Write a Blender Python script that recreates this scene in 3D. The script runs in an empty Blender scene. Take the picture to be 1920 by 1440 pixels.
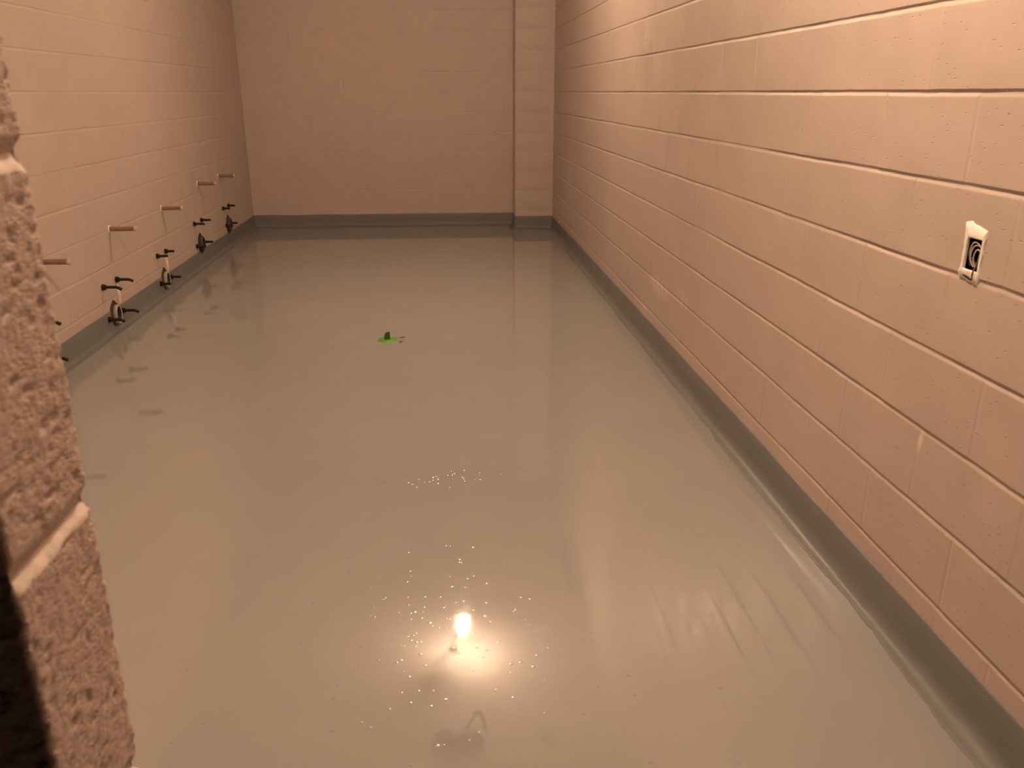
import bpy, bmesh, math, random
from mathutils import Vector, Matrix, noise

C = bpy.context.scene.collection
SC = bpy.context.scene
random.seed(7)

# ------------------------------------------------------------------ camera
EYE = 1.4224
cam_d = bpy.data.cameras.new('camera')
cam = bpy.data.objects.new('camera', cam_d)
C.objects.link(cam)
cam_d.sensor_fit = 'HORIZONTAL'
cam_d.sensor_width = 36.0
cam_d.lens = 1553.0 / 1920.0 * 36.0
cam_d.clip_start = 0.02
cam_d.dof.use_dof = True
cam_d.dof.focus_distance = 3.2
cam_d.dof.aperture_fstop = 13.0
cam.location = (0, 0, EYE)
cam.rotation_euler = (math.radians(90 - 19.403), 0, math.radians(-4.791))
SC.camera = cam

# ------------------------------------------------------------------ world, exposure
world = bpy.data.worlds.new('world')
SC.world = world
world.use_nodes = True
world.node_tree.nodes['Background'].inputs[0].default_value = (0.02, 0.014, 0.01, 1)
world.node_tree.nodes['Background'].inputs[1].default_value = 0.02
vs = SC.view_settings
vs.view_transform = 'Standard'
vs.look = 'None'
vs.exposure = 0.0
vs.gamma = 1.0
vs.use_curve_mapping = False

LIGHT_COL = (1.0, 0.688, 0.458)
BULB_FAR = 1720.0      # emission strength of the bulb deep in the room
BULB_NEAR = 3350.0     # emission strength of the bulb near the doorway

# ------------------------------------------------------------------ dimensions (metres)
XL, XR = -2.07, 1.21          # side walls
YB = 9.45                     # back wall
YF0, YF1 = 0.379, 0.4765      # the thin front wall the doorway is cut through
JX = -0.2195                  # end of the front wall beside the doorway
HC = 3.048                    # ceiling
PX, PY = 0.80, 9.15           # pilaster in the right back corner
CO, BL = 0.2032, 0.4064       # course height, block length
COVE = 0.141


# ------------------------------------------------------------------ material helpers
class NT:
    def __init__(self, name):
        m = bpy.data.materials.new(name)
        m.use_nodes = True
        self.m = m
        self.t = m.node_tree
        self.n = self.t.nodes
        self.b = self.n['Principled BSDF']

    def add(self, typ, **kw):
        nd = self.n.new(typ)
        for k, v in kw.items():
            setattr(nd, k, v)
        return nd

    def link(self, a, b):
        self.t.links.new(a, b)

    def val(self, node, name, v):
        node.inputs[name].default_value = v

    def noise(self, vec, scale, detail=4, rough=0.5, dist=0.0):
        nd = self.add('ShaderNodeTexNoise')
        self.val(nd, 'Scale', scale); self.val(nd, 'Detail', detail)
        self.val(nd, 'Roughness', rough); self.val(nd, 'Distortion', dist)
        self.link(vec, nd.inputs['Vector'])
        return nd.outputs['Fac']

    def voro(self, vec, scale, feature='F1'):
        nd = self.add('ShaderNodeTexVoronoi', feature=feature)
        self.val(nd, 'Scale', scale)
        self.link(vec, nd.inputs['Vector'])
        return nd.outputs['Distance'], nd.outputs['Color']

    def ramp(self, fac, stops, interp='LINEAR'):
        nd = self.add('ShaderNodeValToRGB')
        cr = nd.color_ramp
        cr.interpolation = interp
        while len(cr.elements) < len(stops):
            cr.elements.new(0.5)
        for e, (p, c) in zip(cr.elements, stops):
            e.position = p
            e.color = c if len(c) == 4 else (*c, 1)
        self.link(fac, nd.inputs['Fac'])
        return nd.outputs['Color']

    def math(self, op, a, b=None, clamp=False):
        nd = self.add('ShaderNodeMath', operation=op)
        nd.use_clamp = clamp
        for i, v in enumerate((a, b)):
            if v is None:
                continue
            if isinstance(v, (int, float)):
                nd.inputs[i].default_value = v
            else:
                self.link(v, nd.inputs[i])
        return nd.outputs[0]

    def maprange(self, v, a, b, c=0.0, d=1.0, interp='SMOOTHSTEP'):
        nd = self.add('ShaderNodeMapRange', interpolation_type=interp)
        self.link(v, nd.inputs['Value'])
        for k, x in (('From Min', a), ('From Max', b), ('To Min', c), ('To Max', d)):
            self.val(nd, k, x)
        return nd.outputs['Result']

    def mix(self, fac, a, b):
        nd = self.add('ShaderNodeMix', data_type='RGBA')
        for sock, v in ((nd.inputs[0], fac), (nd.inputs[6], a), (nd.inputs[7], b)):
            if isinstance(v, (int, float)):
                sock.default_value = v
            elif isinstance(v, tuple):
                sock.default_value = v if len(v) == 4 else (*v, 1)
            else:
                self.link(v, sock)
        return nd.outputs[2]

    def mapping(self, vec, scale=(1, 1, 1), loc=(0, 0, 0), rot=(0, 0, 0)):
        nd = self.add('ShaderNodeMapping')
        self.val(nd, 'Scale', scale); self.val(nd, 'Location', loc); self.val(nd, 'Rotation', rot)
        self.link(vec, nd.inputs['Vector'])
        return nd.outputs[0]

    def bump(self, height, strength, dist, prev=None):
        nd = self.add('ShaderNodeBump')
        self.val(nd, 'Strength', strength); self.val(nd, 'Distance', dist)
        self.link(height, nd.inputs['Height'])
        if prev is not None:
            self.link(prev, nd.inputs['Normal'])
        return nd.outputs['Normal']

    def coords(self):
        return self.add('ShaderNodeTexCoord').outputs['Object']


def simple(name, col, rough=0.5, metal=0.0, bump=0.0, bscale=80, vary=0.12, spec=0.5):
    s = NT(name)
    v = s.coords()
    f = s.noise(v, bscale, 3)
    dark = tuple(c * (1 - vary) for c in col)
    light = tuple(min(1, c * (1 + vary)) for c in col)
    s.link(s.ramp(f, [(0.3, dark), (0.7, light)]), s.b.inputs['Base Color'])
    s.val(s.b, 'Roughness', rough); s.val(s.b, 'Metallic', metal)
    s.val(s.b, 'Specular IOR Level', spec)
    if bump:
        s.link(s.bump(f, 0.6, bump), s.b.inputs['Normal'])
    return s.m


def blob(s, v, centre, size):
    """soft elliptical patch mask around a point of the wall (a scuff or stain)."""
    nd = s.mapping(v, scale=tuple(1 / q for q in size), loc=tuple(-c / q for c, q in zip(centre, size)))
    ln = s.add('ShaderNodeVectorMath', operation='LENGTH')
    s.link(nd, ln.inputs[0])
    return s.maprange(ln.outputs['Value'], 0.2, 1.0, 1.0, 0.0)


def wall_paint(name, col, rough=0.42, scuffs=(), pores=1.0, soft=1.0):
    s = NT(name)
    v = s.coords()
    big = s.noise(v, 0.9, 4, 0.6)
    mid = s.noise(v, 7.0, 4, 0.6)
    base = s.ramp(s.math('ADD', s.math('MULTIPLY', big, 0.5), s.math('MULTIPLY', mid, 0.5)),
                  [(0.35, tuple(c * 0.93 for c in col)), (0.65, tuple(min(1, c * 1.05) for c in col))])
    # sparse pits of the block showing through the paint
    st = s.mapping(v, scale=(1, 0.7, 2.4))
    d, cc = s.voro(st, 38)
    sep = s.add('ShaderNodeSeparateColor')
    s.link(cc, sep.inputs[0])
    keep = s.maprange(sep.outputs[0], 0.86, 0.9)
    pit = s.math('MULTIPLY', s.maprange(d, 0.08, 0.2, 1.0, 0.0), keep)
    base = s.mix(s.math('MULTIPLY', pit, 0.35 * pores), base, tuple(c * 0.45 for c in col))
    for centre, size, amount, scol in scuffs:
        m = blob(s, v, centre, size)
        sn = s.noise(s.mapping(v, scale=(30, 30, 9)), 1.0, 3, 0.7)
        m = s.math('MULTIPLY', m, s.maprange(sn, 0.4, 0.62))
        base = s.mix(s.math('MULTIPLY', m, amount), base, scol)
    s.link(base, s.b.inputs['Base Color'])
    rr = s.maprange(mid, 0.3, 0.7, rough - 0.06, rough + 0.08)
    s.link(rr, s.b.inputs['Roughness'])
    s.val(s.b, 'Specular IOR Level', 0.4)
    nrm = s.bump(s.noise(v, 2.6, 2, 0.4), 0.45 * soft, 0.010)
    nrm = s.bump(s.noise(s.mapping(v, scale=(1, 1, 1.6)), 150, 4, 0.65), 0.35, 0.0012, nrm)
    nrm = s.bump(s.math('SUBTRACT', 1.0, pit), 0.5 * pores, 0.0015, nrm)
    s.link(nrm, s.b.inputs['Normal'])
    return s.m


BEIGE = (0.545, 0.455, 0.400)
M = {}
M['wall_right'] = wall_paint('beige_block_paint_right', BEIGE, 0.46, scuffs=[
    ((1.21, 4.50, 0.385), (0.2, 0.30, 0.075), 0.75, (0.82, 0.74, 0.66)),
    ((1.21, 4.05, 0.43), (0.2, 0.14, 0.07), 0.4, (0.80, 0.72, 0.64)),
    ((1.21, 1.865, 0.575), (0.2, 0.018, 0.05), 0.9, (0.85, 0.76, 0.68))])
M['wall'] = wall_paint('beige_block_paint', BEIGE, 0.5, pores=0.5, scuffs=[
    ((-1.023, 9.45, 1.49), (0.012, 0.3, 0.09), 0.9, (0.82, 0.76, 0.66)),
    ((-0.30, 9.45, 1.42), (0.010, 0.3, 0.09), 0.5, (0.82, 0.76, 0.66)),
    ((-0.95, 9.45, 1.52), (0.008, 0.3, 0.05), 0.6, (0.82, 0.76, 0.66))])


def jamb_material():
    s = NT('rough_block_paint')
    v = s.coords()
    f = s.noise(s.mapping(v, scale=(1, 1, 2.2)), 140, 6, 0.7)
    g = s.noise(v, 14, 3)
    base = s.ramp(f, [(0.28, (0.44, 0.32, 0.265)), (0.55, (0.60, 0.47, 0.41)), (0.8, (0.68, 0.55, 0.48))])
    base = s.mix(s.math('MULTIPLY', g, 0.25), base, (0.54, 0.42, 0.36))
    s.link(base, s.b.inputs['Base Color'])
    s.val(s.b, 'Roughness', 0.5)
    d, cc = s.voro(s.mapping(v, scale=(1, 1, 2.2)), 170)
    nrm = s.bump(f, 0.55, 0.003)
    nrm = s.bump(s.maprange(d, 0.1, 0.5), 0.35, 0.0015, nrm)
    s.link(nrm, s.b.inputs['Normal'])
    return s.m


M['jamb'] = jamb_material()


def floor_material():
    s = NT('wet_grey_epoxy_floor')
    v = s.coords()
    big = s.noise(v, 0.7, 3, 0.5)
    mid = s.noise(v, 3.5, 4, 0.55)
    base = s.ramp(s.math('ADD', s.math('MULTIPLY', big, 0.6), s.math('MULTIPLY', mid, 0.4)),
                  [(0.3, (0.325, 0.328, 0.318)), (0.7, (0.352, 0.354, 0.342))])
    s.link(base, s.b.inputs['Base Color'])
    s.val(s.b, 'Roughness', 0.06)
    s.val(s.b, 'IOR', 2.0)
    s.val(s.b, 'Specular IOR Level', 0.5)
    s.link(s.maprange(mid, 0.3, 0.7, 0.025, 0.05), s.b.inputs['Roughness'])
    # slow self-levelling waves, a faint peel, and scattered bubbles
    n = s.bump(s.noise(v, 1.3, 2, 0.4), 1.0, 0.0010)
    n = s.bump(s.noise(s.mapping(v, scale=(1, 1.4, 1)), 7.0, 2, 0.5, 0.6), 0.8, 0.00022, n)
    s.link(n, s.b.inputs['Normal'])
    return s.m


def cove_material(name='grey_epoxy_cove', lo=0.32, hi=0.42, ior=1.6):
    s = NT(name)
    v = s.coords()
    f = s.noise(s.mapping(v, scale=(1, 1, 2)), 5, 4, 0.6)
    s.link(s.ramp(f, [(0.3, (0.165, 0.172, 0.170)), (0.7, (0.180, 0.187, 0.184))]), s.b.inputs['Base Color'])
    s.val(s.b, 'IOR', ior)
    s.link(s.maprange(f, 0.3, 0.7, lo, hi), s.b.inputs['Roughness'])
    n = s.bump(s.noise(v, 6, 1, 0.3), 0.5, 0.0012)
    s.link(n, s.b.inputs['Normal'])
    return s.m


M['floor'] = floor_material()
M['cove'] = cove_material()
M['cove_satin'] = cove_material('satin_grey_epoxy_cove', 0.32, 0.42, 1.6)
M['cove_dull'] = cove_material('dull_grey_epoxy_cove', 0.5, 0.6, 1.45)
M['ceiling'] = simple('ceiling_paint', (0.70, 0.66, 0.62), 0.8, bump=0.001, bscale=30, vary=0.06)
M['black'] = simple('black_oxide_steel', (0.018, 0.014, 0.012), 0.45, 0.3)
M['brown_iron_hole_shade'] = simple('dark_iron_and_hole_shade', (0.060, 0.035, 0.022), 0.6, 0.2, bump=0.001, bscale=60, vary=0.4)  # iron of the ceiling cover, also the painted shade of the outlet holes
M['white_seal'] = simple('off_white_gasket', (0.42, 0.40, 0.36), 0.45, vary=0.15)
M['grey_seal'] = simple('grey_gasket', (0.09, 0.075, 0.06), 0.5, vary=0.2)
M['dark_hole'] = simple('dark_pipe_inside', (0.022, 0.014, 0.010), 0.8)
M['pipe'] = simple('painted_pipe', (0.25, 0.165, 0.12), 0.4, bump=0.0006, bscale=40)
M['pipe_end'] = simple('pipe_cap', (0.56, 0.42, 0.35), 0.4)
M['mortar'] = simple('pale_mortar_and_lit_joint', (0.80, 0.69, 0.60), 0.7, bump=0.002, bscale=60)  # mortar of ridges and collars, also the painted lit slope of the jamb joints
M['primer'] = simple('cream_primer', (0.94, 0.92, 0.86), 0.6, bump=0.0015, bscale=90, vary=0.05)
M['box'] = simple('dark_metal_box', (0.012, 0.010, 0.008), 0.5, 0.4)
M['wire'] = simple('grey_wire_sheath', (0.55, 0.50, 0.45), 0.4)
M['wire_dark'] = simple('brown_wire_sheath', (0.14, 0.11, 0.09), 0.4)
M['green'] = simple('green_tape', (0.115, 0.34, 0.030), 0.45, bump=0.001, bscale=60, vary=0.2)
M['green_dark'] = simple('dark_green_plug', (0.030, 0.105, 0.006), 0.5, vary=0.3)
M['brown_bit'] = simple('brown_debris', (0.16, 0.09, 0.05), 0.7)
M['socket'] = simple('dark_socket', (0.03, 0.025, 0.02), 0.5)
M['cable'] = simple('dark_cable', (0.035, 0.028, 0.022), 0.5)


def emit(name, strength):
    s = NT(name)
    s.val(s.b, 'Base Color', (1, 1, 1, 1))
    s.val(s.b, 'Emission Color', (*LIGHT_COL, 1))
    s.val(s.b, 'Emission Strength', strength)
    return s.m


M['bulb_far'] = emit('glowing_bulb_far', BULB_FAR)
M['bulb_near'] = emit('glowing_bulb_near', BULB_NEAR)


# ------------------------------------------------------------------ object helpers
def obj(name, bm, mat, parent=None, smooth=True):
    me = bpy.data.meshes.new(name)
    bm.normal_update()
    bm.to_mesh(me)
    bm.free()
    if smooth:
        for p in me.polygons:
            p.use_smooth = True
    for m_ in (mat if isinstance(mat, (list, tuple)) else [mat]):
        me.materials.append(m_)
    o = bpy.data.objects.new(name, me)
    C.objects.link(o)
    if parent:
        o.parent = parent
    return o


def thing(name, label, cat, loc=(0, 0, 0), rot=(0, 0, 0), group=None):
    o = bpy.data.objects.new(name, None)
    o.empty_display_size = 0.1
    C.objects.link(o)
    o.location = loc
    o.rotation_euler = rot
    o['label'] = label
    o['category'] = cat
    if group:
        o['group'] = group
    return o


def struct(o, label=None):
    o['kind'] = 'structure'
    if label:
        o['label'] = label
    return o


def tube(bm, pts, r, seg=12, caps=True, radii=None):
    pts = [Vector(p) for p in pts]
    rings = []
    up = None
    for i, p in enumerate(pts):
        a = pts[max(0, i - 1)]
        b = pts[min(len(pts) - 1, i + 1)]
        t = (b - a).normalized()
        if up is None:
            up = Vector((0, 0, 1)) if abs(t.z) < 0.9 else Vector((1, 0, 0))
        s = t.cross(up).normalized()
        up = s.cross(t).normalized()
        rr = radii[i] if radii else r
        rings.append([bm.verts.new(p + (s * math.cos(2 * math.pi * k / seg) + up * math.sin(2 * math.pi * k / seg)) * rr)
                      for k in range(seg)])
    for A, B in zip(rings, rings[1:]):
        for k in range(seg):
            bm.faces.new((A[k], A[(k + 1) % seg], B[(k + 1) % seg], B[k]))
    if caps:
        bm.faces.new(rings[0][::-1])
        bm.faces.new(rings[-1])
    return rings


def lathe(bm, prof, axis='X', seg=32, sy=1.0, sz=1.0, close=False):
    """prof: (along, radius) pairs, spun around the axis."""
    rings = []
    for a, r in prof:
        ring = []
        for k in range(seg):
            c, s_ = math.cos(2 * math.pi * k / seg) * r, math.sin(2 * math.pi * k / seg) * r
            ring.append(bm.verts.new((a, c * sy, s_ * sz) if axis == 'X' else (c * sy, s_ * sz, a)))
        rings.append(ring)
    for A, B in zip(rings, rings[1:]):
        for k in range(seg):
            bm.faces.new((A[k], B[k], B[(k + 1) % seg], A[(k + 1) % seg]))
    if close:
        bm.faces.new(rings[0])
        bm.faces.new(rings[-1][::-1])
    bmesh.ops.recalc_face_normals(bm, faces=bm.faces[:])


def box(bm, lo, hi):
    vs_ = [bm.verts.new((x, y, z)) for x in (lo[0], hi[0]) for y in (lo[1], hi[1]) for z in (lo[2], hi[2])]
    for f in ((0, 1, 3, 2), (4, 6, 7, 5), (0, 4, 5, 1), (2, 3, 7, 6), (0, 2, 6, 4), (1, 5, 7, 3)):
        bm.faces.new([vs_[i] for i in f])


def hsh(*a):
    x = math.sin(sum(v * k for v, k in zip(a, (12.9898, 78.233, 37.719, 9.131)))) * 43758.5453
    return x - math.floor(x)


def n1(x, y=0.0, z=0.0):
    return noise.noise(Vector((x, y, z)))


# ------------------------------------------------------------------ painted block wall: a real relief of courses and joints
def block_wall(name, u0, u1, place, off_odd, off_even, bed, head, mat, z1=HC, hole=None, seed=0, flip=False, tilt=0.0007):
    """place(u, h, z) -> world point, h out of the wall. bed/head: joint depths."""
    zs = []
    k = 0
    while k * CO < z1 + 0.01:
        zc = k * CO
        for d in (-0.017, -0.0125, -0.0095, -0.007, -0.0035, 0.0, 0.0025, 0.0045, 0.0062, 0.0085, 0.012, 0.055, 0.10, 0.15):
            z = zc + d
            if 0 <= z <= z1:
                zs.append((z, k if d <= 0.1 else k, d))
        k += 1
    zs = sorted(set(zs))
    us = []
    n = int(math.floor(u0 / CO)) - 2
    offs = {0: off_even, 1: off_odd}
    cand = []
    while n * BL < u1 + 1:
        for par in (0, 1):
            uc = n * BL + offs[par] * BL
            for d in (-0.011, -0.007, -0.0045, -0.002, 0.0, 0.002, 0.0045, 0.007, 0.011, 0.05, 0.1, 0.15):
                cand.append(uc + d)
        n += 1
    cand = sorted(c for c in cand if u0 < c < u1)
    us = [u0]
    for c in cand:
        if c - us[-1] > 0.0015:
            us.append(c)
    us.append(u1)

    def height(u, z):
        kz = z / CO
        kk = round(kz)
        dz = z - kk * CO
        course = int(math.floor(kz))
        # bed joint: undercut on top, long slope below
        if dz >= 0.0045:
            g = max(0.0, 1 - (dz - 0.0045) / 0.0017)
        elif dz >= -0.001:
            g = 1.0
        else:
            g = max(0.0, 1 + (dz + 0.001) / 0.0085)
        db = bed * (0.75 + 0.5 * n1(u * 1.7, kk * 3.1, seed)) * (0.9 + 0.35 * n1(u * 16, kk * 5.7, seed + 9))
        # head joint
        par = course % 2
        o_ = offs[par]
        q = u / BL - o_
        j = round(q)
        du = (q - j) * BL
        g2 = max(0.0, 1 - abs(du) / 0.0062)
        g2 = min(1, g2 * 1.6)
        hd = head * (0.35 + 1.0 * hsh(j, course, seed + 0.5) ** 1.5) * (0.7 + 0.7 * n1(z * 9, j * 2.7, seed))
        h = -max(g * db, g2 * hd * (1 if abs(dz) > 0.004 else 0))
        bid = math.floor(q)
        a = (hsh(bid, course, seed) - 0.5) * 2
        b = (hsh(bid, course, seed + 3) - 0.5) * 2
        c = (hsh(bid, course, seed + 5) - 0.5) * 2
        uu = (q - bid - 0.5) * 2
        zz = (kz - course - 0.5) * 2
        h += tilt * (a + 0.8 * b * uu + 0.8 * c * zz) * (1 - g) * (1 - g2)
        return h

    bm = bmesh.new()
    grid = []
    for (z, kk, d) in zs:
        row = []
        near = abs(z - round(z / CO) * CO) < 0.02
        for u in us:
            w = (0.0022 * n1(u * 2.3, round(z / CO) * 7.7, seed) + 0.0012 * n1(u * 17, round(z / CO) * 3.3, seed)) if near else 0.0
            if z < 0.02 or z > z1 - 0.005:
                w = 0
            p = place(u, height(u, z), z + w)
            row.append(bm.verts.new(p))
        grid.append(row)
    for i in range(len(zs) - 1):
        for j in range(len(us) - 1):
            if hole:
                cu, cz = (us[j] + us[j + 1]) / 2, (zs[i][0] + zs[i + 1][0]) / 2
                if hole[0] < cu < hole[1] and hole[2] < cz < hole[3]:
                    continue
            f = (grid[i][j], grid[i][j + 1], grid[i + 1][j + 1], grid[i + 1][j])
            bm.faces.new(f[::-1] if flip else f)
    o = obj(name, bm, mat)
    return struct(o)


HOLE = (1.768, 1.816, 1.037, 1.105)       # outlet box opening (Y, Y, Z, Z)


def wall_right_place(u, h, z):
    return (XR - h, u, z)


# the grid of the right wall is refined along the outlet's edges by its own cut strip
right = block_wall('wall_right', -0.6, PY + 0.05, wall_right_place, 0.11, 0.61, 0.0062, 0.0019, M['wall_right'],
                   hole=(1.757, 1.829, 1.028, 1.115), seed=1, flip=False)
struct(right, 'beige painted concrete block wall along the right side')
left = block_wall('wall_left', YF1 - 0.05, YB + 0.02, lambda u, h, z: (XL + h, u, z), 0.42, 0.92, 0.0030, 0.0005, M['wall'],
                  seed=4, flip=True)
struct(left, 'beige painted concrete block wall along the left side')
back = block_wall('wall_back', XL - 0.02, PX + 0.02, lambda u, h, z: (u, YB - h, z), 0.2, 0.7, 0.0018, 0.0008, M['wall'],
                  seed=6, flip=False, tilt=0.0004)
struct(back, 'beige painted concrete block wall at the far end')

# pilaster: front face and left cheek with the same coursing, one solid column
bm = bmesh.new()
zs = []
k = 0
while k * CO < HC + 0.001:
    for d, g in ((-0.012, 0), (-0.009, 0), (-0.004, 0.6), (0.0, 1), (0.0045, 1), (0.006, 0), (0.1, 0)):
        z = k * CO + d
        if 0 <= z <= HC:
            zs.append((z, g))
    k += 1
prev = None
for z, g in zs:
    e = 0.0004 * g
    r = 0.004
    ring = [(PX + e, YB + 0.0, z), (PX + e, PY + r + e, z), (PX + r * 0.3 + e, PY + r * 0.3 + e, z), (PX + r + e, PY + e, z),
            (XR + 0.02, PY + e, z)]
    cur = [bm.verts.new(p) for p in ring]
    if prev:
        for a in range(len(ring) - 1):
            bm.faces.new((prev[a], prev[a + 1], cur[a + 1], cur[a]))
    prev = cur
struct(obj('trim_1', bm, M['wall']), 'block pilaster boxed out in the right back corner')


# ------------------------------------------------------------------ front wall with the rough block end beside the doorway
def front_wall():
    bm = bmesh.new()
    r = 0.004
    # plan path: along the near (corridor) face, around the end, along the room face
    path = [(XL, YF0), (-1.2, YF0), (-0.7, YF0), (-0.45, YF0), (-0.33, YF0), (-0.28, YF0)]
    x = -0.262
    while x < JX - r - 0.001:
        path.append((x, YF0)); x += 0.003
    for a in range(5):
        t = math.radians(-90 + 90 * a / 4)
        path.append((JX - r + r * math.cos(t), YF0 + r + r * math.sin(t)))
    y = YF0 + r + 0.0022
    while y < YF1 - r - 0.0005:
        path.append((JX, y)); y += 0.0022
    for a in range(5):
        t = math.radians(90 * a / 4)
        path.append((JX - r + r * math.cos(t), YF1 - r + r * math.sin(t)))
    x = JX - r - 0.003
    while x > -0.262:
        path.append((x, YF1)); x -= 0.003
    path += [(-0.28, YF1), (-0.33, YF1), (-0.45, YF1), (-0.7, YF1), (-1.2, YF1), (XL, YF1)]
    zs = [0.0, 0.2, 0.4, 0.6, 0.75]
    z = 0.86
    while z < 1.60:
        zs.append(z); z += 0.0022
    zs += [1.7, 1.9, 2.2, 2.6, HC]
    ZJ = 1.3924 - 7 * CO + 0.0   # courses of this wall sit a little lower than the room's
    prev = None
    for z in zs:
        cur = []
        kk = round((z - ZJ) / CO)
        dz0 = z - ZJ - kk * CO
        for (px, py) in path:
            nx = ny = 0.0
            if px > JX - r - 1e-6:
                nx = 1.0 if YF0 + r < py < YF1 - r else (px - (JX - r)) / r
                ny = 0.0 if YF0 + r < py < YF1 - r else ((py - (YF0 + r)) / r if py <= YF0 + r else (py - (YF1 - r)) / r)
            else:
                ny = -1.0 if py < (YF0 + YF1) / 2 else 1.0
            fine = 0.8 < z < 1.62 and px > -0.27
            h = 0.0
            if fine:
                q = Vector((px, py, z))
                dz = dz0 + 0.0012 * n1(px * 30, py * 30, kk * 9)
                n_a = noise.noise(q * 55)
                n_b = noise.noise(Vector((px * 120, py * 120, z * 260)))
                n_c = noise.noise(Vector((px * 240 + 9, py * 240, z * 430)))
                rough = 0.0002 * n_a + 0.0006 * n_b + 0.0006 * n_c
                pit = noise.noise(Vector((px * 90 + 5, py * 90, z * 210)))
                if pit > 0.28:
                    rough -= min(0.0017, (pit - 0.28) * 0.0065)
                edge = min(abs(py - YF0), abs(py - YF1))
                if edge < 0.006:
                    rough += 0.0014 * noise.noise(Vector((px * 90, py * 90, z * 230)))
                # bed joint, tooled: shelf below lip, undercut above
                if dz >= 0.009 or dz <= -0.0075:
                    g = 0.0
                elif dz >= 0.001:
                    g = 1 - (dz - 0.001) / 0.008
                elif dz >= -0.001:
                    g = 1.0
                else:
                    g = 1 - (-0.001 - dz) / 0.0065
                h = rough * (1 - 0.75 * min(1, abs(g) * 1.4)) - 0.0050 * g
            cur.append(bm.verts.new((px + nx * h, py + ny * h, z)))
        if prev:
            for a in range(len(path) - 1):
                f_ = bm.faces.new((prev[a], prev[a + 1], cur[a + 1], cur[a]))
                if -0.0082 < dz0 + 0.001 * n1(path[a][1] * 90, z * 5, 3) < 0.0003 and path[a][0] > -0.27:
                    f_.material_index = 1  # pale lower slope: lamplight on the joint put into the colour
        prev = cur
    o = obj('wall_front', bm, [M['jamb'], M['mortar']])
    return struct(o, 'rough painted block wall end beside the doorway, close at left')


front_wall()
bm = bmesh.new()
box(bm, (1.02, YF0, 0), (XR - 0.001, YF1, HC))
box(bm, (JX, YF0, 2.24), (1.02, YF1, HC))
struct(obj('trim_2', bm, M['jamb'], smooth=False), 'block return and lintel framing the doorway')

# ------------------------------------------------------------------ floor and ceiling
bm = bmesh.new()
vv = [bm.verts.new(p) for p in ((XL - 0.05, -0.9, 0), (XR + 0.05, -0.9, 0), (XR + 0.05, YB + 0.05, 0), (XL - 0.05, YB + 0.05, 0),
                                (XL - 0.05, -0.9, -0.1), (XR + 0.05, -0.9, -0.1), (XR + 0.05, YB + 0.05, -0.1), (XL - 0.05, YB + 0.05, -0.1))]
for f in ((0, 1, 2, 3), (7, 6, 5, 4), (0, 4, 5, 1), (1, 5, 6, 2), (2, 6, 7, 3), (3, 7, 4, 0)):
    bm.faces.new([vv[i] for i in f])
struct(obj('floor', bm, M['floor'], smooth=False), 'glossy wet grey epoxy floor')
bm = bmesh.new()
box(bm, (XL - 0.05, YF0, HC), (XR + 0.05, YB + 0.05, HC + 0.1))
struct(obj('ceiling', bm, M['ceiling'], smooth=False))


# ------------------------------------------------------------------ coved epoxy base
def cove(name, path, label, seed, ragged=0.010, mat=None, toe=0.0):
    """path: list of (point, mitre) in plan; mitre = inward offset direction (unnormalised for corners)."""
    prof = [(0.0, COVE), (0.0028, COVE - 0.001), (0.0048, COVE - 0.006), (0.0052, 0.09), (0.006, 0.055), (0.0085, 0.036), (0.013, 0.023),
            (0.020, 0.0135), (0.029, 0.0078), (0.038, 0.0052), (0.0455, 0.0040), (0.0490, 0.0030), (0.0512, -0.001)]
    bm = bmesh.new()
    prev = None
    s = 0.0
    lastp = None
    for (p, m) in path:
        p = Vector(p); m = Vector(m)
        if lastp is not None:
            s += (p - lastp).length
        lastp = p
        rag = ragged * (1.0 * n1(s * 2.2, seed, 0.3) + 0.55 * n1(s * 9.0, seed, 4.3) + 0.4 * n1(s * 33, seed, 7.1)) + toe
        topw = 0.0035 * n1(s * 3.1, seed, 11.0) + 0.0012 * n1(s * 22, seed, 12)
        cur = []
        for i, (d, z) in enumerate(prof):
            w = max(0.0, (d - 0.013) / 0.037)
            dd = d + rag * w
            zz = z + (topw if i < 3 else 0) + (0.0012 * n1(s * 5, d * 40, seed) * w if z > 0 else 0)
            q = p + m * dd
            cur.append(bm.verts.new((q.x, q.y, zz)))
        if prev:
            for a in range(len(prof) - 1):
                bm.faces.new((prev[a], prev[a + 1], cur[a + 1], cur[a]))
        prev = cur
    bmesh.ops.recalc_face_normals(bm, faces=bm.faces[:])
    o = obj(name, bm, mat or M['cove'])
    return struct(o, label)


def seg(a, b, step):
    a, b = Vector(a), Vector(b)
    n = max(1, int((b - a).length / step))
    return [a + (b - a) * (i / n) for i in range(n + 1)]


pr = seg((XR, -0.6), (XR, PY), 0.012)
cove('baseboard_right', [(p, (-1, 0)) for p in pr[:-1]] + [(pr[-1], (-1, -1))], 'grey coved epoxy base along the right wall', 2, 0.013, mat=M['cove_satin'])
pl = seg((XL, YF1), (XL, YB), 0.02)
cove('baseboard_left', [(pl[0], (1, 1))] + [(p, (1, 0)) for p in pl[1:-1]] + [(pl[-1], (1, -1))], 'grey coved epoxy base along the left wall', 5, 0.004)
pth = []
a = seg((XL, YB), (PX, YB), 0.03)
pth += [(a[0], (1, -1))] + [(p, (0, -1)) for p in a[1:-1]] + [(a[-1], (-1, -1))]
b = seg((PX, YB), (PX, PY), 0.03)
pth += [(p, (-1, 0)) for p in b[1:-1]] + [(b[-1], (-1, -1))]
c = seg((PX, PY), (XR, PY), 0.03)
pth += [(p, (0, -1)) for p in c[1:-1]] + [(c[-1], (-1, -1))]
cove('baseboard_back', pth, 'grey coved epoxy base along the far wall and pilaster', 8, 0.004, mat=M['cove_dull'])
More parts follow.
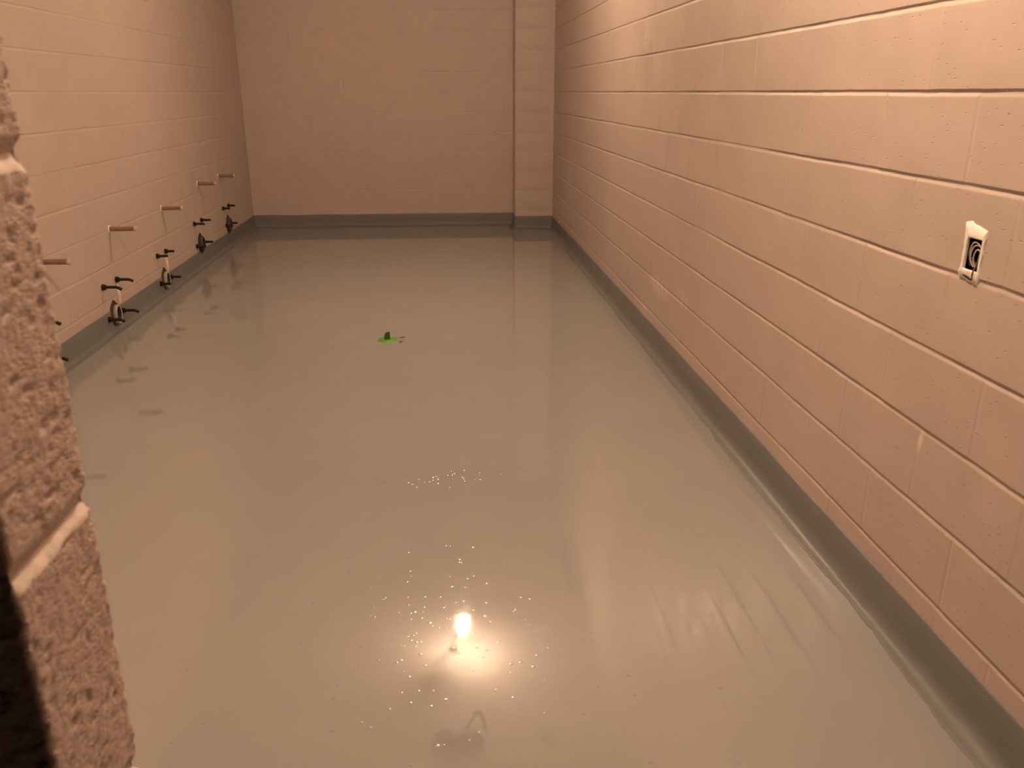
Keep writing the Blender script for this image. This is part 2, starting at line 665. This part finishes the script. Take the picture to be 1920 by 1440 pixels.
pf = seg((JX, YF1), (XL, YF1), 0.05)
cove('baseboard_front', [(p, (0, 1)) for p in pf[:-1]] + [(pf[-1], (1, 1))], 'grey coved epoxy base behind the doorway wall', 3, 0.004)


# ------------------------------------------------------------------ toilet carriers on the left wall (local +X is out of the wall)
def stud(bm_len, droop):
    bm = bmesh.new()
    L = bm_len
    pts, rad = [], []
    nseg = 26
    for i in range(nseg + 1):
        t = i / nseg
        x = -0.01 + (L + 0.01) * t
        z = -droop * max(0.0, (t - 0.72) / 0.28) ** 1.5
        pts.append((x, 0, z))
        rad.append(0.0090 + (0.0006 if i % 2 else 0.0))
    tube(bm, pts, 0.008, 12, True, rad)
    return bm


def hexnut(r=0.017):
    bm = bmesh.new()
    for x0, x1, rr, sgm in ((-0.002, 0.004, r * 1.15, 24), (0.004, 0.017, r * 0.95, 6)):
        rings = []
        for x in (x0, x1):
            rings.append([bm.verts.new((x, rr * math.cos(2 * math.pi * k / sgm + 0.5), rr * math.sin(2 * math.pi * k / sgm + 0.5))) for k in range(sgm)])
        for k in range(sgm):
            bm.faces.new((rings[0][k], rings[0][(k + 1) % sgm], rings[1][(k + 1) % sgm], rings[1][k]))
        bm.faces.new(rings[0][::-1]); bm.faces.new(rings[1])
    bmesh.ops.recalc_face_normals(bm, faces=bm.faces[:])
    return bm


def carrier(Y, z_lo, z_hi, label, lens, ups=(-0.112, 0.110), los=(-0.108, 0.118), drain_z=0.006, drain_y=0.0, ridge=True, plate=True):
    t = thing('plumbing_mount', label, 'plumbing mount', (XL, Y, z_lo), (0, 0, 0), 'studded plumbing mounts along the left wall')
    zs_ = z_hi - z_lo
    k = 0
    for (dy, dz) in ((ups[0], zs_), (ups[1], zs_), (los[0], 0.0), (los[1], 0.0)):
        L, dr = lens[k]
        k += 1
        s_ = obj('stud', stud(L, dr), M['black'], t)
        s_.location = (0, dy, dz)
        nt = obj('nut', hexnut(), M['black'], s_, smooth=False)
        nt.location = (0.0045, 0, 0)
    # added dark plate in place of the shaded hole in the block
    if plate:
        bm = bmesh.new()
        segs = 40
        outer, inner, oi = [], [], []
        for i in range(segs):
            a = 2 * math.pi * i / segs
            rr = 1 + 0.07 * n1(math.cos(a) * 2.1, math.sin(a) * 2.1, Y)
            y, z = 0.070 * rr * math.cos(a), 0.088 * rr * math.sin(a)
            if z > 0.05:
                y *= max(0.35, 1 - (z - 0.05) / 0.06)      # point at the top: shadow under the hole's upper edge
                z *= 1.06
            outer.append(bm.verts.new((0.0, y, z)))
            oi.append(bm.verts.new((0.008, y * 0.97, z * 0.97)))
            inner.append(bm.verts.new((0.009, 0.036 * math.cos(a), 0.046 * math.sin(a))))
        for i in range(segs):
            j = (i + 1) % segs
            bm.faces.new((outer[i], outer[j], oi[j], oi[i]))
            bm.faces.new((oi[i], oi[j], inner[j], inner[i]))
        bmesh.ops.recalc_face_normals(bm, faces=bm.faces[:])
        fp = obj('hole_shade_plate', bm, M['brown_iron_hole_shade'], t, smooth=False)
        fp.location = (0, drain_y, drain_z)
        bm = bmesh.new()
        lathe(bm, [(-0.003, 0.0), (0.002, 0.030), (0.004, 0.036), (0.026, 0.036), (0.028, 0.038), (0.028, 0.042), (0.026, 0.044), (0.006, 0.044)], 'X', 36, 1.0, 1.3)
        ol = obj('waste_outlet', bm, M['dark_hole'], t)
        ol.location = (0, drain_y, drain_z)
        bm = bmesh.new()
        lathe(bm, [(0.006, 0.0445), (0.010, 0.047), (0.026, 0.047), (0.031, 0.0455), (0.032, 0.0415), (0.030, 0.0385), (0.024, 0.037)], 'X', 40, 1.0, 1.3)
        gk = obj('gasket', bm, M['white_seal'] if ridge else M['grey_seal'], ol)
        if ridge:
            gk['label'] = 'off-white sealing ring'
    if ridge:
        bm = bmesh.new()
        pts, rad = [], []
        for i in range(14):
            tt = i / 13
            pts.append((0.0, ups[1] + 0.004 + 0.006 * n1(i * 0.7, Y), zs_ - 0.03 - tt * (zs_ - 0.075)))
            rad.append(0.010 * math.sin(math.pi * min(1, 0.18 + tt * 0.8)) + 0.004 + 0.002 * n1(i * 1.3, Y, 3))
        tube(bm, pts, 0.01, 10, True, rad)
        rg = obj('mortar_ridge', bm, M['mortar'], t)
        rg['label'] = 'pale mortar ridge below the upper far stud'
    return t


carrier(4.225, 0.100, 0.298, 'studded plumbing mount, mostly hidden behind the rough doorway block', [(0.085, 0.010)] * 4)
carrier(5.258, 0.098, 0.303, 'plumbing mount with pale ringed outlet and drooping black studs, nearest one fully visible', [(0.112, 0.016), (0.105, 0.012), (0.098, 0.012), (0.105, 0.012)], ups=(-0.120, 0.104), los=(-0.113, 0.120))
carrier(6.272, 0.100, 0.302, 'plumbing mount with pale ringed outlet and straight black studs, third along left wall', [(0.080, 0.0), (0.068, 0.0), (0.078, 0.0), (0.080, 0.0)], ups=(-0.106, 0.088), los=(-0.116, 0.125))
carrier(7.300, 0.196, 0.385, 'plumbing mount with dark outlet, set higher, second from the far end', [(0.090, 0.002), (0.085, 0.0), (0.080, 0.0), (0.080, 0.0)], ups=(-0.130, 0.090), los=(-0.125, 0.100), ridge=False, drain_z=0.004)
carrier(8.300, 0.214, 0.384, 'plumbing mount with dark outlet, set higher, nearest the far left corner', [(0.070, 0.003), (0.068, 0.0), (0.070, 0.0), (0.070, 0.0)], ups=(-0.146, 0.066), los=(-0.09, 0.085), ridge=False, drain_z=0.0)


# ------------------------------------------------------------------ water supply stubs above them
def supply(Y, z, L, label, r=0.0145):
    t = thing('pipe_stub', label, 'pipe', (XL, Y, z), (0, 0, 0), 'painted water pipe stubs on the left wall')
    bm = bmesh.new()
    pts = [(-0.01, 0, 0.0)] + [(L * i / 12, 0, 0.0012 * n1(i * 0.9, Y)) for i in range(13)]
    rad = [r] * len(pts)
    tube(bm, pts, r, 20, True, rad)
    obj('pipe', bm, M['pipe'], t)
    bm = bmesh.new()
    lathe(bm, [(L - 0.012, r), (L - 0.011, r + 0.0022), (L, r + 0.0022), (L + 0.003, r * 0.8), (L + 0.004, 0.0001)], 'X', 20)
    cp = obj('cap', bm, M['pipe_end'], t)
    bm = bmesh.new()
    lathe(bm, [(-0.002, r + 0.010), (0.003, r + 0.009), (0.006, r + 0.003), (0.006, r - 0.001)], 'X', 20, 1, 1)
    cl = obj('collar', bm, M['mortar'], t)
    cl['label'] = 'pale mortar collar at the wall'


supply(4.375, 0.606, 0.168, 'beige painted pipe stub poking out past the rough doorway block, first of the row')
supply(5.385, 0.618, 0.163, 'beige painted pipe stub above the mount with drooping black studs')
supply(6.415, 0.612, 0.152, 'beige painted pipe stub above the third studded mount, middle of the five stubs')
supply(7.420, 0.688, 0.155, 'beige painted pipe stub set higher, second from the far left corner')
supply(8.139, 0.687, 0.150, 'beige painted pipe stub nearest the far left corner')

# ------------------------------------------------------------------ open outlet box in the right wall
t = thing('outlet_box', 'open electrical box with coiled wires in a ragged cream patch on right wall', 'outlet box', (XR, 1.7915, 1.012))
CYo, CZo = 1.7915, 1.012
HV = [(1.812, 1.1055), (1.768, 1.1035), (1.7665, 1.0395), (1.8185, 1.0375)]         # hole corners, Y Z


def outlet_patch():
    # outline of the bare cream patch (Y, Z)
    out = [(1.8375, 1.142), (1.817, 1.147), (1.8015, 1.1400), (1.789, 1.1395), (1.7755, 1.136), (1.7545, 1.132), (1.7535, 1.118), (1.757, 1.098),
           (1.7565, 1.080), (1.758, 1.060), (1.7575, 1.042), (1.756, 1.024), (1.7595, 1.004), (1.777, 1.0085), (1.797, 1.0085), (1.808, 1.013),
           (1.828, 1.012), (1.835, 1.022), (1.832, 1.034), (1.829, 1.045), (1.831, 1.065), (1.830, 1.085), (1.833, 1.105), (1.8365, 1.125)]
    bm = bmesh.new()
    n = len(out)
    # hole sampled by angle from centre
    cy, cz = 1.792, 1.0715
    hy, hz = 0.0275, 0.0365

    def holept(y, z):
        dy, dz = y - cy, z - cz
        sc = min(hy / abs(dy) if dy else 9, hz / abs(dz) if dz else 9)
        return cy + dy * sc, cz + dz * sc
    pts = []
    for i in range(n):
        a, b = out[i], out[(i + 1) % n]
        for k_ in range(4):
            tt = k_ / 4
            pts.append((a[0] + (b[0] - a[0]) * tt, a[1] + (b[1] - a[1]) * tt))
    rings = []
    for (y, z) in pts:
        y += 0.0009 * n1(y * 400, z * 400); z += 0.0009 * n1(z * 400, y * 400, 3)
        h = holept(y, z)
        m1 = (h[0] + (y - h[0]) * 0.93, h[1] + (z - h[1]) * 0.93)
        m2 = (h[0] + (y - h[0]) * 0.08, h[1] + (z - h[1]) * 0.08)
        e = 0.0012 * n1(y * 150, z * 150, 8)
        rings.append([bm.verts.new((-x, q[0] - CYo, q[1] - CZo)) for x, q in
                      ((-0.004, (y, z)), (0.0022 + e, m1), (0.0034 + e, m2), (0.003, h), (-0.004, h))])
    for i in range(len(rings)):
        j = (i + 1) % len(rings)
        for a in range(4):
            bm.faces.new((rings[i][a], rings[j][a], rings[j][a + 1], rings[i][a + 1]))
    bmesh.ops.recalc_face_normals(bm, faces=bm.faces[:])
    return bm


p_ = obj('primer_patch', outlet_patch(), M['primer'], t)
p_['label'] = 'ragged cream unpainted surround'
bm = bmesh.new()
y0, y1, z0, z1, xd = 1.7640 - CYo, 1.8200 - CYo, 1.0345 - CZo, 1.1085 - CZo, 0.055
vv = {}
for x in (0.001, xd):
    for y in (y0, y1):
        for z in (z0, z1):
            vv[(x, y, z)] = bm.verts.new((x, y, z))
A = 0.001
q = lambda *k_: bm.faces.new([vv[i] for i in k_])
q((xd, y0, z0), (xd, y1, z0), (xd, y1, z1), (xd, y0, z1))
q((A, y0, z0), (xd, y0, z0), (xd, y0, z1), (A, y0, z1))
q((A, y1, z0), (xd, y1, z0), (xd, y1, z1), (A, y1, z1))
q((A, y0, z0), (A, y1, z0), (xd, y1, z0), (xd, y0, z0))
q((A, y0, z1), (A, y1, z1), (xd, y1, z1), (xd, y0, z1))
obj('metal_box', bm, M['box'], t, smooth=False)


def wire(pts, r, mat):
    # smooth through the given (Y, Z, depth) points
    P = [Vector((d * 0.45 if d > 0 else d, y - CYo, z - CZo)) for (y, z, d) in pts]
    res = []
    for i in range(len(P) - 1):
        a, b, c_, d_ = P[max(0, i - 1)], P[i], P[i + 1], P[min(len(P) - 1, i + 2)]
        for k_ in range(8):
            u = k_ / 8
            res.append(0.5 * ((2 * b) + (c_ - a) * u + (2 * a - 5 * b + 4 * c_ - d_) * u * u + (3 * b - a - 3 * c_ + d_) * u ** 3))
    res.append(P[-1])
    bm = bmesh.new()
    tube(bm, res, r, 10)
    return obj('wire', bm, mat, t)


wire([(1.806, 1.045, 0.030), (1.811, 1.070, 0.012), (1.806, 1.092, 0.007), (1.795, 1.100, 0.006), (1.782, 1.096, 0.007), (1.774, 1.085, 0.014), (1.773, 1.06, 0.03)], 0.0019, M['wire'])
wire([(1.797, 1.042, 0.018), (1.804, 1.058, 0.008), (1.804, 1.076, 0.006), (1.797, 1.089, 0.006), (1.786, 1.093, 0.010), (1.776, 1.088, 0.02)], 0.0019, M['wire'])
wire([(1.788, 1.042, 0.016), (1.792, 1.060, 0.006), (1.791, 1.074, 0.005), (1.784, 1.084, 0.005), (1.777, 1.082, 0.010), (1.773, 1.072, 0.02)], 0.0020, M['wire'])
wire([(1.776, 1.016, -0.0035), (1.7765, 1.034, -0.0045), (1.7745, 1.052, 0.002), (1.7725, 1.075, 0.004), (1.7725, 1.092, 0.010), (1.778, 1.100, 0.02)], 0.0018, M['wire_dark'])
wire([(1.811, 1.043, 0.02), (1.806, 1.056, 0.010), (1.798, 1.062, 0.012), (1.789, 1.052, 0.015), (1.784, 1.042, 0.02)], 0.0017, M['wire_dark'])
wire([(1.813, 1.052, 0.02), (1.8145, 1.070, 0.010), (1.812, 1.088, 0.010), (1.803, 1.096, 0.02)], 0.0016, M['wire_dark'])
bm = bmesh.new()
tube(bm, [(-0.0028, 1.812 - CYo, 1.0215 - CZo), (-0.0033, 1.800 - CYo, 1.0200 - CZo), (-0.0033, 1.788 - CYo, 1.0175 - CZo), (-0.0028, 1.779 - CYo, 1.0155 - CZo)], 0.0022, 8, True, [0.0015, 0.0023, 0.0023, 0.0016])
obj('screw_ear', bm, M['box'], t)

# ------------------------------------------------------------------ taped floor drain
DX, DY = -0.350, 4.895
t = thing('floor_drain', 'green taped floor drain with a dark green upright plug in mid floor', 'drain', (DX, DY, 0))
bm = bmesh.new()
n = 28
top, low = [], []
for i in range(n):
    a = 2 * math.pi * i / n
    r = 0.062 * (1 + 0.06 * n1(math.cos(a) * 2, math.sin(a) * 2, 5.0))
    y = r * 1.0 * math.sin(a)
    top.append(bm.verts.new((0.9 * r * math.cos(a), y, 0.004)))
    low.append(bm.verts.new((r * math.cos(a), y * 1.06, 0.0)))
cv = bm.verts.new((0, 0, 0.007))
for i in range(n):
    j = (i + 1) % n
    bm.faces.new((low[i], low[j], top[j], top[i]))
    bm.faces.new((top[i], top[j], cv))
obj('tape_disc', bm, M['green'], t)
bm = bmesh.new()
# upright folded flap, rounded on the left
prof = [(-0.017, 0.002), (-0.019, 0.020), (-0.0185, 0.034), (-0.012, 0.045), (0.000, 0.051), (0.016, 0.053), (0.0165, 0.030), (0.017, 0.002)]
fr = [bm.verts.new((x, -0.012 - 0.10 * (0.05 - z) * 0.2, z)) for x, z in prof]
bk = [bm.verts.new((x * 0.9, 0.010, z * 0.97)) for x, z in prof]
bm.faces.new(fr); bm.faces.new(bk[::-1])
for i in range(len(prof)):
    j = (i + 1) % len(prof)
    bm.faces.new((fr[i], bk[i], bk[j], fr[j]))
bmesh.ops.recalc_face_normals(bm, faces=bm.faces[:])
bmesh.ops.bevel(bm, geom=bm.edges[:], offset=0.002, segments=2, affect='EDGES')
pg = obj('plug', bm, M['green_dark'], t, smooth=False)
pg['label'] = 'dark green upright plug'


def chip(pts, z, h, name, label):
    bm = bmesh.new()
    cx = sum(p[0] for p in pts) / len(pts); cy = sum(p[1] for p in pts) / len(pts)
    lo = [bm.verts.new((x - cx, y - cy, 0)) for x, y in pts]
    hi = [bm.verts.new(((x - cx) * 0.85, (y - cy) * 0.85, h)) for x, y in pts]
    bm.faces.new(lo[::-1]); bm.faces.new(hi)
    for i in range(len(pts)):
        j = (i + 1) % len(pts)
        bm.faces.new((lo[i], lo[j], hi[j], hi[i]))
    o = obj(name, bm, M['brown_bit'])
    o.location = (cx, cy, z)
    o['label'] = label
    o['category'] = 'debris'
    o['group'] = 'brown scraps beside the floor drain'


chip([(-0.285, 4.935), (-0.262, 4.925), (-0.245, 4.937), (-0.248, 4.948), (-0.270, 4.950)], 0.0005, 0.003, 'debris_scrap', 'thin brown scrap beside the green drain, the farther of two')
chip([(-0.278, 4.835), (-0.262, 4.830), (-0.258, 4.850), (-0.268, 4.862), (-0.279, 4.853)], 0.0005, 0.004, 'debris_scrap', 'small square brown scrap beside the green drain, the nearer of two')


# ------------------------------------------------------------------ bare bulbs hanging from the ceiling
def hanging_bulb(X, Y, Z, sx, sy, mat, label):
    t = thing('pendant_lamp', label, 'lamp', (X, Y, HC), (0, 0, 0))
    dz = Z - HC
    ox, oy = -0.085, 0.09
    bm = bmesh.new()
    d = Vector((sx, sy, 0.085)).normalized()          # axis from bulb centre towards the socket
    rot = Vector((0, 0, 1)).rotation_difference(d).to_matrix().to_4x4()
    prof = [(-0.030, 0.0005), (-0.0285, 0.011), (-0.022, 0.021), (-0.012, 0.028), (0.0, 0.030), (0.013, 0.028), (0.026, 0.022), (0.042, 0.015), (0.056, 0.013)]
    lathe(bm, prof, 'Z', 28)
    bmesh.ops.transform(bm, matrix=Matrix.Translation((0, 0, dz)) @ rot, verts=bm.verts[:])
    obj('bulb', bm, mat, t)
    bm = bmesh.new()
    lathe(bm, [(0.052, 0.016), (0.054, 0.024), (0.085, 0.025), (0.115, 0.018), (0.128, 0.008), (0.130, 0.0005)], 'Z', 20)
    bmesh.ops.transform(bm, matrix=Matrix.Translation((0, 0, dz)) @ rot, verts=bm.verts[:])
    obj('socket', bm, M['socket'], t)
    e = d * 0.125 + Vector((0, 0, dz))
    pts = []
    P = [e, e + d * 0.05, Vector((ox + e.x * 0.3, oy + e.y * 0.3, e.z * 0.4)), Vector((ox, oy, -0.01))]
    for i in range(17):
        u = i / 16
        pts.append((1 - u) ** 3 * P[0] + 3 * (1 - u) ** 2 * u * P[1] + 3 * (1 - u) * u * u * P[2] + u ** 3 * P[3])
    bm = bmesh.new()
    tube(bm, pts, 0.005, 8)
    obj('cable', bm, M['cable'], t)
    bm = bmesh.new()
    lathe(bm, [(0.0, 0.038), (-0.016, 0.036), (-0.021, 0.030), (-0.021, 0.0005)], 'Z', 24)
    bmesh.ops.translate(bm, vec=(ox, oy, 0), verts=bm.verts[:])
    obj('junction_cover', bm, M['socket'], t)


hanging_bulb(0.080, 5.82, 2.72, -0.08, -0.10, M['bulb_far'], 'bare glowing bulb on a dark cable, mirrored as the bright spot in the floor')
hanging_bulb(0.280, 1.98, 2.91, 0.03, 0.02, M['bulb_near'], 'bare glowing bulb hanging above the near half of the room')

# dark unlit fixture between the lamps, seen mirrored in the wet floor
t = thing('ceiling_fixture', 'dark unlit ceiling fixture with a hanging cable loop, mirrored dark in the near floor', 'ceiling fixture', (0.010, 4.86, HC))
bm = bmesh.new()
n = 44
lv = []
for (s_, z) in ((1.0, 0.0), (1.0, -0.018), (0.94, -0.040), (0.6, -0.052), (0.02, -0.055)):
    ring = []
    for i in range(n):
        a = 2 * math.pi * i / n
        rx, ry = 0.180, 0.120
        w = 1 + 0.05 * n1(math.cos(a) * 1.6, math.sin(a) * 1.6, 2.0)
        x = rx * math.cos(a) * w
        y = ry * math.sin(a) * w * (0.78 if math.cos(a) > 0.35 else 1.0)
        ring.append(bm.verts.new((x * s_, y * s_, z)))
    lv.append(ring)
for A_, B_ in zip(lv, lv[1:]):
    for i in range(n):
        bm.faces.new((A_[i], B_[i], B_[(i + 1) % n], A_[(i + 1) % n]))
bmesh.ops.recalc_face_normals(bm, faces=bm.faces[:])
obj('fixture_pan', bm, M['socket'], t)
bm = bmesh.new()
pts = []
for i in range(25):
    u = i / 24
    a = math.pi * u
    pts.append((0.07 + 0.11 * (1 - math.cos(a)) / 2 * 1.25, 0.02 + 0.03 * math.sin(a), -0.045 - 0.185 * math.sin(a) ** 0.8 * (0.8 + 0.2 * u)))
tube(bm, pts, 0.010, 10)
obj('cable_loop', bm, M['cable'], t)
bm = bmesh.new()
lathe(bm, [(0.0, 0.032), (-0.014, 0.031), (-0.019, 0.025), (-0.020, 0.0005)], 'Z', 24)
o = obj('ceiling_cover', bm, M['brown_iron_hole_shade'])
o.location = (0.66, 4.83, HC)
o['label'] = 'small round dark cover plate on the ceiling beside the unlit fixture'
o['category'] = 'cover plate'

# ------------------------------------------------------------------ bubbles and specks cured in the epoxy
M['bubble'] = simple('clear_epoxy_bubble', (0.32, 0.33, 0.33), 0.18)
M['bubble'].node_tree.nodes['Principled BSDF'].inputs['IOR'].default_value = 2.6
bm = bmesh.new()
spots = []
rb = random.Random(11)
for i in range(60):
    spots.append((rb.gauss(-0.10, 0.20), rb.gauss(2.93, 0.035), rb.uniform(0.0012, 0.0028)))
for i in range(26):
    spots.append((rb.gauss(0.35, 0.12), rb.gauss(2.98, 0.02), rb.uniform(0.001, 0.0018)))
for i in range(90):
    spots.append((rb.gauss(0.0, 0.15), rb.gauss(2.08, 0.16), rb.uniform(0.0010, 0.0024)))
for i in range(70):
    spots.append((rb.gauss(0.05, 0.28), rb.gauss(1.75, 0.28), rb.uniform(0.0012, 0.0030)))
for i in range(60):
    spots.append((rb.uniform(-1.0, 0.9), rb.uniform(1.4, 4.5), rb.uniform(0.0010, 0.0024)))
for (x, y, r_) in spots:
    if not (-0.7 < x < 1.1):
        continue
    r_ *= 2.1
    ht = r_ * (rb.uniform(0.085, 0.12) if y > 2.6 else rb.uniform(0.035, 0.08))
    c0 = bm.verts.new((x, y, ht))
    rs = []
    for f in (0.35, 0.7, 1.0):
        rs.append([bm.verts.new((x + f * r_ * math.cos(a * math.pi / 5), y + f * r_ * math.sin(a * math.pi / 5), ht * (1 - f * f))) for a in range(10)])
    for a in range(10):
        b_ = (a + 1) % 10
        bm.faces.new((c0, rs[0][a], rs[0][b_]))
        bm.faces.new((rs[0][a], rs[1][a], rs[1][b_], rs[0][b_]))
        bm.faces.new((rs[1][a], rs[2][a], rs[2][b_], rs[1][b_]))
o = obj('epoxy_bubbles', bm, M['bubble'])
o['kind'] = 'stuff'
o['label'] = 'tiny glinting bubbles cured in the glossy floor around the lamp reflection'
o['category'] = 'bubbles'
